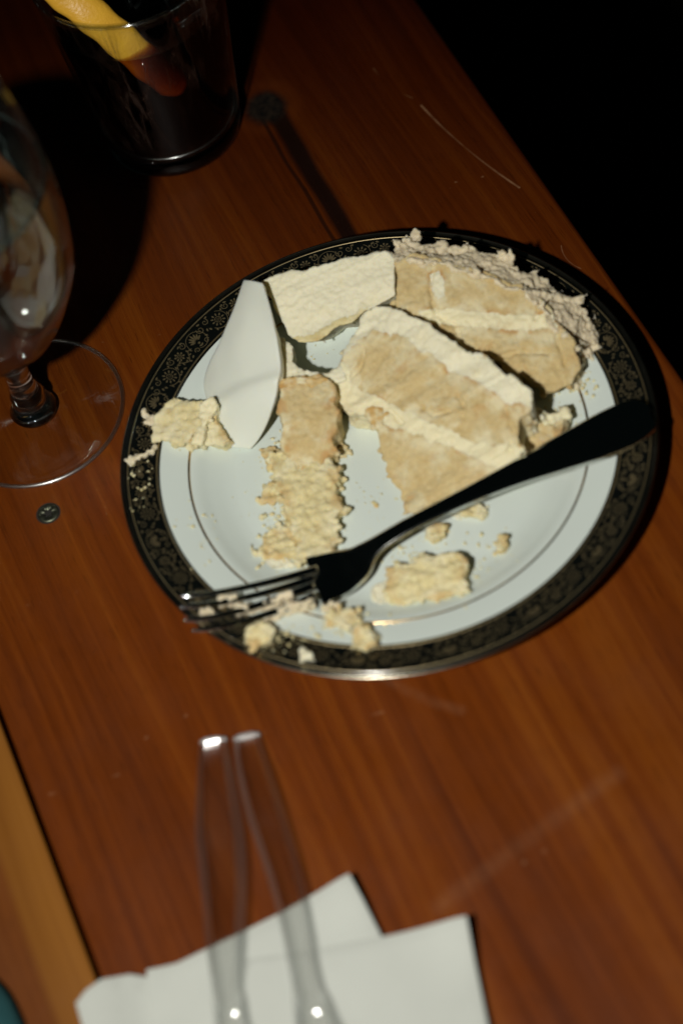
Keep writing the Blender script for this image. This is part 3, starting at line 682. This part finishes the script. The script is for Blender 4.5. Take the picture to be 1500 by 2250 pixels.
def sheet(name, A, B, mat, parent, fray=None):
    V = list(A.reshape(-1, 3)) + list(B.reshape(-1, 3)); K = nr_ * nc_; Fc = []
    idx = lambda i, j: i * nc_ + j
    for i in range(nr_ - 1):
        for j in range(nc_ - 1):
            a = (idx(i, j), idx(i, j + 1), idx(i + 1, j + 1), idx(i + 1, j)); Fc += [a, tuple(K + q for q in a)[::-1]]
    ring = [idx(0, j) for j in range(nc_)] + [idx(i, nc_ - 1) for i in range(1, nr_)] + [idx(nr_ - 1, j) for j in range(nc_ - 2, -1, -1)] + [idx(i, 0) for i in range(nr_ - 2, 0, -1)]
    for a, b in zip(ring, ring[1:] + ring[:1]): Fc.append((a, K + a, K + b, b))
    o = mesh_obj(name, V, Fc, mat, parent)
    bm = bmesh.new(); bm.from_mesh(o.data); bmesh.ops.recalc_face_normals(bm, faces=bm.faces); bm.to_mesh(o.data); bm.free()
    return o
pa = cake('smooth white fondant sheet peeled off and leaning on the cake', 520, 900, 'fondant_sheet', 'fondant')
sh = sheet('fondant_shell', G, inner, M['fondant'], pa)
bv = sh.modifiers.new('b', 'BEVEL'); bv.width = .0006; bv.segments = 2; bv.limit_method = 'ANGLE'; bv.angle_limit = 1.0
lin_top = inner - nn * .02; lin_bot = inner - nn * (1.5 + .8 * noise3(inner.reshape(-1, 3) / 3, 9).reshape(nr_, nc_, 1))
sheet('cream_lining', lin_top, lin_bot, M['cream'], pa)

# ------------------------------------------------------------------ fork
fork = thing('fork', 'polished steel four-tined fork lying across the plate', 'fork', (at(910, 1120, 12)[0], at(910, 1120, 12)[1], 12))
# centre line in the photo with (u, v, z, half width mm)
cl = [(1428, 905, 21.5, .5), (1420, 906, 21.8, 6.5), (1400, 916, 22.3, 9.0), (1360, 938, 22.8, 9.9), (1300, 966, 23.0, 9.2), (1220, 1001, 23.2, 7.4), (1130, 1040, 23.2, 5.3), (1040, 1082, 22.8, 3.9), (960, 1121, 21.6, 3.3), (890, 1158, 19.6, 3.2), (835, 1192, 17.0, 3.6), (805, 1215, 15.3, 5.0), (780, 1238, 14.0, 7.6), (750, 1255, 13.2, 9.6), (715, 1268, 13.2, 10.6), (690, 1276, 13.6, 10.9)]
CP = np.array([[*at(a, b, c), w] for a, b, c, w in cl]); CS = resample(CP, 90)
def cross_dir(C3):
    t = np.gradient(C3, axis=0); s = np.cross(t, np.array([0, 0, 1.0])); return s / np.linalg.norm(s, axis=1, keepdims=True)
side = cross_dir(CS[:, :3])
nk = 12
V, Fc = [], []
for i in range(len(CS)):
    c, w = CS[i, :3], max(CS[i, 3], .3); s = side[i]; f = i / (len(CS) - 1)
    up = np.cross(s, np.gradient(CS[:, :3], axis=0)[i]); up /= np.linalg.norm(up); up *= np.sign(up[2])
    th = 1.15 if f < .55 else 1.15 + .5 * math.exp(-((f - .66) / .1) ** 2)
    dish = -1.6 * max(0, (f - .82) / .18)                 # bowl is hollow
    rimb = .25 if f < .5 else 0
    rb = min(.9, w * .45); rx = min(3.0, w * .5); top = []
    for k in range(6):
        th_ = math.pi / 2 * k / 5; top.append((w - rx + rx * math.sin(th_), -rb + rb * math.cos(th_)))
    half = [(w * .2, 0)] + top + [(w - .35, -3.0)]
    sec = [(-x, z) for x, z in half[::-1]] + half + [(w * .7, -3.2), (-w * .7, -3.2)]
    nk = len(sec)
    for x, dz in sec:
        xx = min(1, abs(x) / w); crown = (-.15 * (1 - xx * xx) * min(1, w / 6) if f < .80 else dish * (1 - xx * xx)); V.append(c + s * x + up * (th * .5 + .35 + crown + dz))
for i in range(len(CS) - 1):
    for k in range(nk): Fc.append((i * nk + k, i * nk + (k + 1) % nk, (i + 1) * nk + (k + 1) % nk, (i + 1) * nk + k))
Fc += [tuple(range(nk)), tuple(range((len(CS) - 1) * nk, len(CS) * nk))[::-1]]
o = mesh_obj('handle', V, Fc, M['steel'], fork)
bm = bmesh.new(); bm.from_mesh(o.data); bmesh.ops.recalc_face_normals(bm, faces=bm.faces); bm.to_mesh(o.data); bm.free()
o.data.set_sharp_from_angle(angle=math.radians(38))
tines = [[(698, 1250, 13.6), (640, 1266, 15.2), (560, 1286, 18.5), (470, 1304, 22.2), (392, 1310, 24.6)],
         [(692, 1268, 12.6), (640, 1286, 14.2), (560, 1308, 17.5), (470, 1326, 21.2), (392, 1334, 24.2)],
         [(690, 1288, 12.6), (640, 1306, 14.2), (560, 1332, 17.5), (475, 1354, 21.2), (402, 1364, 24.2)],
         [(692, 1308, 13.8), (640, 1332, 15.4), (560, 1358, 18.7), (485, 1376, 22.2), (420, 1386, 24.8)]]
for tn in tines:
    C3 = resample(np.array([at(*q) for q in tn]), 28); s = cross_dir(C3); V, Fc = [], []
    for i in range(28):
        f = i / 27; w = (1.75 - .75 * f) * (1 if f < .9 else max(.25, 1 - (f - .9) * 7)); h = (.95 - .35 * f) * (1 if f < .9 else max(.4, 1 - (f - .9) * 5))
        for k in range(10):
            a = 2 * math.pi * k / 10; ca, sa = math.cos(a), math.sin(a)
            V.append(C3[i] + s[i] * w * math.copysign(abs(ca) ** .6, ca) + np.array([0, 0, 1]) * h * math.copysign(abs(sa) ** .6, sa))
    for i in range(27):
        for k in range(10): Fc.append((i * 10 + k, i * 10 + (k + 1) % 10, (i + 1) * 10 + (k + 1) % 10, (i + 1) * 10 + k))
    Fc += [tuple(range(10)), tuple(range(270, 280))[::-1]]
    o = mesh_obj('tine', V, Fc, M['steel'], fork)
    bm = bmesh.new(); bm.from_mesh(o.data); bmesh.ops.recalc_face_normals(bm, faces=bm.faces); bm.to_mesh(o.data); bm.free()
# cake caught between the tines
for i, (ol, z) in enumerate([([(470, 1312), (520, 1300), (522, 1308), (472, 1320)], 21), ([(545, 1330), (600, 1312), (640, 1300), (640, 1308), (600, 1322), (548, 1342)], 17.5),
                             ([(515, 1330), (540, 1322), (545, 1334), (520, 1342)], 19.5), ([(560, 1352), (600, 1336), (640, 1322), (692, 1312), (690, 1320), (640, 1336), (585, 1362)], 17.8), ([(700, 1328), (728, 1316), (742, 1322), (720, 1336)], 15.5),
                             ([(440, 1338), (462, 1332), (470, 1342), (448, 1348)], 22.5)]):
    crumb_lump(['long frosting bit between the two far fork tines', 'long cake smear between the two middle fork tines', 'short crumb caught near the tips of the middle tines', 'longest cake smear between the two near fork tines', 'cake crumb at the root of the nearest fork tine', 'speck of cake at the fork tine tips'][i], ol, z, 200 + i, 'frost', 'crumb', 'cake_crumb', 'cake caught in the fork', 5)

# ------------------------------------------------------------------ water goblet
gx, gy = -135.94, 71.83
gob = thing('water_goblet', 'stemmed clear goblet of water standing beside the plate', 'goblet', (gx, gy, 0))
ftop = interp_prof([(37.6, 1.0), (34, 1.7), (26, 2.6), (16, 4.2), (10, 6.4), (7.6, 9.0)], 5)
lathe('foot', [(7.6, .25), (30, .2), (36.5, .15), (38.0, .4), (38.2, .8)] + ftop, M['foot_glass'], gob, 128, (gx, gy, 0))
lathe('foot_rim', [(37.3 + .85 * math.cos(a), .9 + .75 * math.sin(a)) for a in np.linspace(0, 2 * math.pi, 12, endpoint=False)], mat_clear('foot_rim_glass', (.92, .94, .92), 1.5, .28, .16), gob, 128, (gx, gy, 0), True)
lathe('stem', [(0, 1.5), (9.4, 2.2), (10.0, 4.2), (8.6, 6.6), (7.0, 8.5), (6.2, 11), (6.9, 12.5), (7.2, 14), (6.4, 15.5), (5.3, 20), (5.0, 27), (5.3, 34), (6.8, 40), (9, 43), (0, 44.5)], M['stem_glass'], gob, 64, (gx, gy, 0))
bowl = interp_prof([(4, 40.6), (8.5, 42.2), (14.5, 46.6), (20, 51.5), (29, 63.2), (37.5, 81), (41.4, 94), (43.4, 110), (43.9, 122), (43.4, 136), (42.2, 150), (40.4, 163), (38.8, 174)], 6)
_b = np.array(bowl); wt = 1.3
lathe('bowl', [(r + .12, z) for r, z in bowl] + [(r - wt * .9, z) for r, z in bowl[::-1] if z > 136.6], M['glass'], gob, 128, (gx, gy, 0))
ZW = 136.5
wprof = [(max(0, r - .05), z + .02) for r, z in bowl if z < ZW]
rw = float(np.interp(ZW, _b[:, 1], _b[:, 0])) - .05
lathe('water', [(0, 40.7)] + wprof + [(rw, ZW), (rw - .8, ZW - .6), (rw - 2.2, ZW - .9), (0, ZW - 1)], M['water'], gob, 128, (gx, gy, 0))

lathe('meniscus', [(rw - 1.6 + .8 * math.cos(a), ZW + .1 + .8 * math.sin(a)) for a in np.linspace(0, 2 * math.pi, 10, endpoint=False)], mat_clear('meniscus_water', (.93, .96, .95), 1.4, .25, .14, 0, (.8, 1, 1)), gob, 96, (gx, gy, 0), True)

# ------------------------------------------------------------------ tumbler of cola with lemon
tx, ty = -51.0, 211.6
tum = thing('drink_tumbler', 'tapered glass tumbler of dark cola with lemon', 'tumbler', (tx, ty, 0))
tout = [(0, 1.4), (22, 1.2), (26, .2), (29.3, .1), (30.9, 1.6), (31.3, 4), (34.4, 36), (37.7, 68), (40.4, 94), (41.1, 99.2), (41.0, 100.1), (40.2, 100.3), (39.4, 99.6)]
tin = [(38.7, 94), (36.95, 78.6)]
lathe('glass_base', [(0, 1.4), (22, 1.2), (26, .2), (29.3, .1), (30.9, 1.6), (31.3, 4), (32.05, 11.9), (29.6, 11.9), (28.2, 11.0), (25.5, 10.0), (0, 9.5)], M['stem_glass'], tum, 128, (tx, ty, 0))
lathe('glass_wall', [(32.1, 12.0)] + tout[6:] + tin, M['tumbler'], tum, 128, (tx, ty, 0))
lathe('base_edge', [(29.6 + .7 * math.cos(a), 11.6 + .7 * math.sin(a)) for a in np.linspace(0, 2 * math.pi, 10, endpoint=False)], mat_clear('thick_glass_edge', (.85, .9, .88), 1.5, .22, .22), tum, 96, (tx, ty, 0), True)
lathe('rim', [(40.25 + .95 * math.cos(a), 100.0 + .8 * math.sin(a)) for a in np.linspace(0, 2 * math.pi, 12, endpoint=False)], mat_clear('tumbler_rim_glass', (.9, .92, .91), 1.5, .10, .06), tum, 128, (tx, ty, 0), True)
lathe('cola', [(0, 9.9), (25.3, 10.5), (28.1, 11.9), (29.5, 14.6), (32.3, 36), (35.7, 68), (36.75, 78.6), (36.0, 77.8), (34.5, 77.4), (0, 77.3)], M['cola'], tum, 128, (tx, ty, 0))

# lemon strip leaning inside the tumbler
lem = thing('lemon_slice', 'yellow lemon strip leaning in the dark drink', 'lemon', tuple(at(345, 165, 66)))
LC = [(398, 192, 46), (345, 156, 60), (300, 118, 74), (250, 74, 86), (200, 32, 96), (150, -8, 104), (110, -40, 111)]
C3 = resample(np.array([at(*q) for q in LC]), 36); V, Fc = [], []
for i in range(36):
    t = np.gradient(C3, axis=0)[i]; t /= np.linalg.norm(t); view = CAM - C3[i]; view /= np.linalg.norm(view)
    s = np.cross(t, view); s /= np.linalg.norm(s); nrm = np.cross(s, t); nrm *= np.sign(nrm @ view)
    w = 7.4 * (1 if i > 3 else (.55 + .15 * i)); w *= 1 + .05 * math.sin(i * .9)
    for k in range(14):
        a = 2 * math.pi * k / 14; x = math.copysign(abs(math.cos(a)) ** .55, math.cos(a)); y = math.copysign(abs(math.sin(a)) ** .7, math.sin(a))
        V.append(C3[i] + s * w * x + nrm * (2.3 * y + 1.2 * (1 - x * x)))
for i in range(35):
    for k in range(14): Fc.append((i * 14 + k, i * 14 + (k + 1) % 14, (i + 1) * 14 + (k + 1) % 14, (i + 1) * 14 + k))
Fc += [tuple(range(14)), tuple(range(35 * 14, 36 * 14))[::-1]]
o = mesh_obj('rind', V, Fc, M['lemon'], lem)
bm = bmesh.new(); bm.from_mesh(o.data); bmesh.ops.recalc_face_normals(bm, faces=bm.faces); bm.to_mesh(o.data); bm.free()
bl = at(172, 12, 101.5); br = CAM - bl; br /= np.linalg.norm(br)
for i, (u, v, z, s_, seed) in enumerate([(420, 20, 76, 13, 1), (330, -20, 78, 12, 2)]):
    c = at(u, v, z); r0 = np.random.default_rng(seed); R3 = np.linalg.qr(r0.normal(size=(3, 3)))[0]
    bm = bmesh.new(); bmesh.ops.create_cube(bm, size=s_ * 1.5); bmesh.ops.bevel(bm, geom=bm.edges[:], offset=s_ * .22, segments=2, affect='EDGES'); bmesh.ops.subdivide_edges(bm, edges=bm.edges[:], cuts=1)
    me = bpy.data.meshes.new('ice_cube'); bm.to_mesh(me); bm.free()
    co = np.array([q.co[:] for q in me.vertices]) @ R3.T; co = co + noise3(co / 4, seed)[:, None] * .8 + c
    # keep inside the glass
    for q in co:
        rr = math.hypot(q[0] - tx, q[1] - ty)
        if rr > 35: q[0] = tx + (q[0] - tx) * 35 / rr; q[1] = ty + (q[1] - ty) * 35 / rr
    me.vertices.foreach_set('co', (co * MM).ravel()); me.materials.append(M['ice'])
    o = bpy.data.objects.new('ice_cube', me); COL.objects.link(o)
    tag(o, ['clear ice cube floating in the cola away from the lemon', 'clear ice cube floating in the cola right beside the lemon'][i], 'ice', 'ice in the drink')

# ------------------------------------------------------------------ napkins and clear plastic cutlery
def napkin(name, label, ol, z0, th, seed, group='paper napkins', bulge=None, curl=()):
    P = []
    for i in range(len(ol)):
        a, b = np.array(ol[i], float), np.array(ol[(i + 1) % len(ol)], float); k = max(1, int(np.hypot(*(b - a)) / 25))
        P += [a + (b - a) * j / k for j in range(k)]
    pts = np.array([at(q[0], q[1], z0)[:2] for q in P]); m = len(pts)
    o_ = bpy.data.meshes.new(name); bm = bmesh.new()
    vs = [bm.verts.new((x * MM, y * MM, 0)) for x, y in pts]; f = bm.faces.new(vs)
    bmesh.ops.triangulate(bm, faces=[f]); 
    for _ in range(3): bmesh.ops.subdivide_edges(bm, edges=[e for e in bm.edges if e.calc_length() > .009], cuts=1, use_grid_fill=True); bmesh.ops.triangulate(bm, faces=bm.faces[:])
    bmesh.ops.beautify_fill(bm, faces=bm.faces[:], edges=bm.edges[:])
    bmesh.ops.recalc_face_normals(bm, faces=bm.faces[:])
    if sum(q.normal.z for q in bm.faces) < 0: bmesh.ops.reverse_faces(bm, faces=bm.faces[:])
    ext = bmesh.ops.extrude_face_region(bm, geom=bm.faces[:]); up = [q for q in ext['geom'] if isinstance(q, bmesh.types.BMVert)]
    ups = set(up)
    arr = np.array([q.co[:] for q in bm.verts]) / MM; nz = noise3(arr / 26, seed) * .5 + noise3(arr / 9, seed + 1) * .12
    for i, q in enumerate(bm.verts):
        h = z0 + (th if q in ups else 0) + (1.5 * nz[i] + .7)
        if bulge: h += bulge(arr[i])
        for cx_, cy_ in curl: h += 4.5 * math.exp(-((arr[i][0] - cx_) ** 2 + (arr[i][1] - cy_) ** 2) / 14.0 ** 2)
        q.co.z = h * MM
    bmesh.ops.recalc_face_normals(bm, faces=bm.faces[:])
    bm.to_mesh(o_); bm.free(); o_.materials.append(M['napkin']); o_.polygons.foreach_set('use_smooth', [True] * len(o_.polygons))
    o = bpy.data.objects.new(name, o_); COL.objects.link(o)
    b = o.modifiers.new('b', 'BEVEL'); b.width = .0004; b.segments = 2; b.limit_method = 'ANGLE'; b.angle_limit = .9
    return tag(o, label, 'napkin', group)
lc = at(250, 2200)
napkin('paper_napkin', 'white paper napkin with rounded curled fold at its end', [(176, 2216), (200, 2188), (232, 2164), (290, 2147), (322, 2150), (400, 2140), (420, 2330), (210, 2330)], .4, 1.6, 3,
       bulge=lambda q: 5.0 * math.exp(-((q[0] - lc[0] + 6) / 14) ** 2))
napkin('paper_napkin', 'white paper napkin with upright pointed corner under the clear cutlery', [(323, 2132), (392, 2118), (545, 2046), (680, 1978), (772, 1932), (800, 1984), (842, 2066), (880, 2160), (900, 2330), (340, 2330)], 2.4, 1.2, 5, curl=[at(772, 1932, 3)[:2]])
napkin('paper_napkin', 'white paper napkin with square corner lying over the pointed one', [(545, 2110), (700, 2088), (842, 2062), (1028, 2025), (1046, 2125), (1074, 2262), (1086, 2330), (520, 2330)], 4.2, 1.2, 8, curl=[at(1028, 2025, 5)[:2]])

def utensil(label, left, right, z0, z1, head):
    n = 60; left = resample(np.array(left, float), n); right = resample(np.array(right, float), n)
    t = thing('plastic_utensil', label, 'cutlery', tuple(at(*((left[0] + right[0]) / 2), z0)), 'clear plastic cutlery')
    A, B = [], []
    for i in range(n):
        z = z0 + (z1 - z0) * i / (n - 1) + 1.2 * math.sin(math.pi * i / (n - 1))
        A.append(at(*left[i], z)); B.append(at(*right[i], z))
    A, B = np.array(A), np.array(B); mid = (A + B) / 2; hw = np.linalg.norm(B - A, axis=1) / 2; s = (B - A) / (2 * hw[:, None])
    # carry the neck on into a fanned head just beyond the picture
    d = mid[-1] - mid[-6]; d /= np.linalg.norm(d)
    ext = [(6, 1.15), (14, 1.6), (24, 1.9), (36, 1.9), (46, 1.5), (52, .6)]
    mid = np.vstack([mid] + [mid[-1] + d * e for e, _ in ext]); hw = np.r_[hw, [hw[-1] * k for _, k in ext]]; s = np.vstack([s] + [s[-1]] * len(ext))
    sec = [(-1, -.2), (-.97, .15), (-.62, .62), (-.55, .86), (-.25, .92), (.25, .92), (.55, .86), (.62, .62), (.97, .15), (1, -.2), (.9, -.8), (0, -.9), (-.9, -.8)]
    V, Fc, m = [], [], len(sec)
    for i in range(len(mid)):
        H = 2.6 * (1 if i > 1 else .8) + 1.5 * math.exp(-((i - 54.5) / 1.6) ** 2)
        for x, y in sec: V.append(mid[i] + s[i] * hw[i] * x + np.array([0, 0, 1]) * (H * y + H * .9))
    for i in range(len(mid) - 1):
        for k in range(m): Fc.append((i * m + k, i * m + (k + 1) % m, (i + 1) * m + (k + 1) % m, (i + 1) * m + k))
    Fc += [tuple(range(m)), tuple(range((len(mid) - 1) * m, len(mid) * m))[::-1]]
    o = mesh_obj('handle', V, Fc, M['plastic'], t, False); o.data.materials.append(M['plastic_edge']); o.data.materials.append(M['plastic_tip'])
    for q in range((len(mid) - 1) * m):
        if q % m in (1, 2, 6, 7): o.data.polygons[q].material_index = 1
    for q in [len(o.data.polygons) - 2] + list(range(m)): o.data.polygons[q].material_index = 2
    bm = bmesh.new(); bm.from_mesh(o.data); bmesh.ops.recalc_face_normals(bm, faces=bm.faces); bm.to_mesh(o.data); bm.free()
    o.data.polygons.foreach_set('use_smooth', [True] * len(o.data.polygons)); o.data.set_sharp_from_angle(angle=math.radians(28))
    # fine cross ribs moulded on the raised panel
    V, Fc = [], []
    for q in np.arange(1.5, 57, .55):
        i = int(q); f = q - i; c = mid[i] * (1 - f) + mid[i + 1] * f; w = (hw[i] * (1 - f) + hw[i + 1] * f) * .48; sd = s[i]; al = mid[i + 1] - mid[i]; al = al / np.linalg.norm(al)
        top = np.array([0, 0, 2.6 * 1.82 + .02]); b = len(V)
        for a_, z_ in ((-.35, 0), (0, .22), (.35, 0)): V += [c + top + sd * w + al * a_ + (0, 0, z_), c + top - sd * w + al * a_ + (0, 0, z_)]
        Fc += [(b, b + 1, b + 3, b + 2), (b + 2, b + 3, b + 5, b + 4)]
    r_ = mesh_obj('grip_ribs', V, Fc, mat_clear('ribbed_plastic', (.995, .995, .995), 1.25, .10, .0), t, False); tag(r_, None, None, None, 'stuff')
    return t
utensil('clear plastic utensil handle, the straighter one of the pair on napkins', [(440, 1632), (434, 1720), (430, 1830), (436, 1900), (447, 2000), (455, 2090), (468, 2180), (474, 2250)],
        [(500, 1624), (512, 1680), (530, 1775), (542, 1850), (546, 1950), (542, 2050), (538, 2115), (537, 2180), (552, 2250)], 1.0, 6.5, 0)
utensil('clear plastic utensil handle, the slanted one of the pair on napkins', [(513, 1626), (521, 1700), (540, 1790), (561, 1855), (590, 1940), (612, 2020), (632, 2110), (645, 2180), (648, 2250)],
        [(572, 1613), (586, 1660), (612, 1735), (641, 1830), (666, 1920), (681, 1990), (692, 2060), (702, 2130), (718, 2190), (748, 2250)], 1.0, 7.5, 0)

# ------------------------------------------------------------------ screw sunk in the board
sx, sy = at(107, 1128)[:2]
scw = thing('screw', 'tarnished star-drive screw sunk in the board beside the goblet foot', 'screw', (sx, sy, 0))
star = []
for k in range(36):
    a = 2 * math.pi * k / 36; star.append((1.75 + .55 * math.cos(6 * a)) )
V, Fc = [], []
for k in range(36):
    a = 2 * math.pi * k / 36; ca, sa = math.cos(a), math.sin(a)
    for r, z in ((4.35, .05), (4.25, .35), (3.9, .5), (star[k] + .15, .42), (star[k], .05)): V.append((sx + r * ca, sy + r * sa, z))
for k in range(36):
    for j in range(4): Fc.append((k * 5 + j, ((k + 1) % 36) * 5 + j, ((k + 1) % 36) * 5 + j + 1, k * 5 + j + 1))
mesh_obj('screw_head', V, Fc, M['screw'], scw)
mesh_obj('drive_recess', [(sx + star[k] * math.cos(2 * math.pi * k / 36), sy + star[k] * math.sin(2 * math.pi * k / 36), .06) for k in range(36)], [tuple(range(36))], M['recess'], scw, False)
lathe('countersink', [(4.3, .03), (5.1, .03)], M['recess'], scw, 48, (sx, sy, 0))

# ------------------------------------------------------------------ fold of teal cloth at the near left corner
V, Fc = [], []
edge = [(-60, 2110), (-20, 2142), (2, 2164), (18, 2182), (32, 2206), (42, 2228), (52, 2252), (60, 2290), (66, 2330)]
E_ = resample(np.array([at(*q) for q in edge]), 40)
inn = np.array([-NRM[0], -NRM[1], 0]) * .85 + np.array([-DIRN[0], -DIRN[1], 0]) * .5
for i in range(40):
    for j in range(16):
        t = j / 15; h = 9 * math.sin(min(1, t * 2.2) * math.pi / 2) ** .7 + .6 * math.sin(i * .5 + j) * t
        q = E_[i] + inn * (34 * t) + np.array([0, 0, .2 + h]); V.append(q)
for i in range(39):
    for j in range(15): Fc.append((i * 16 + j, (i + 1) * 16 + j, (i + 1) * 16 + j + 1, i * 16 + j + 1))
o = mesh_obj('cloth_fold', V, Fc, M['cloth'], None)
sm = o.modifiers.new('s', 'SOLIDIFY'); sm.thickness = .0012; sm.offset = -1
tag(o, 'fold of dark teal cloth lying at the corner of the table', 'cloth')
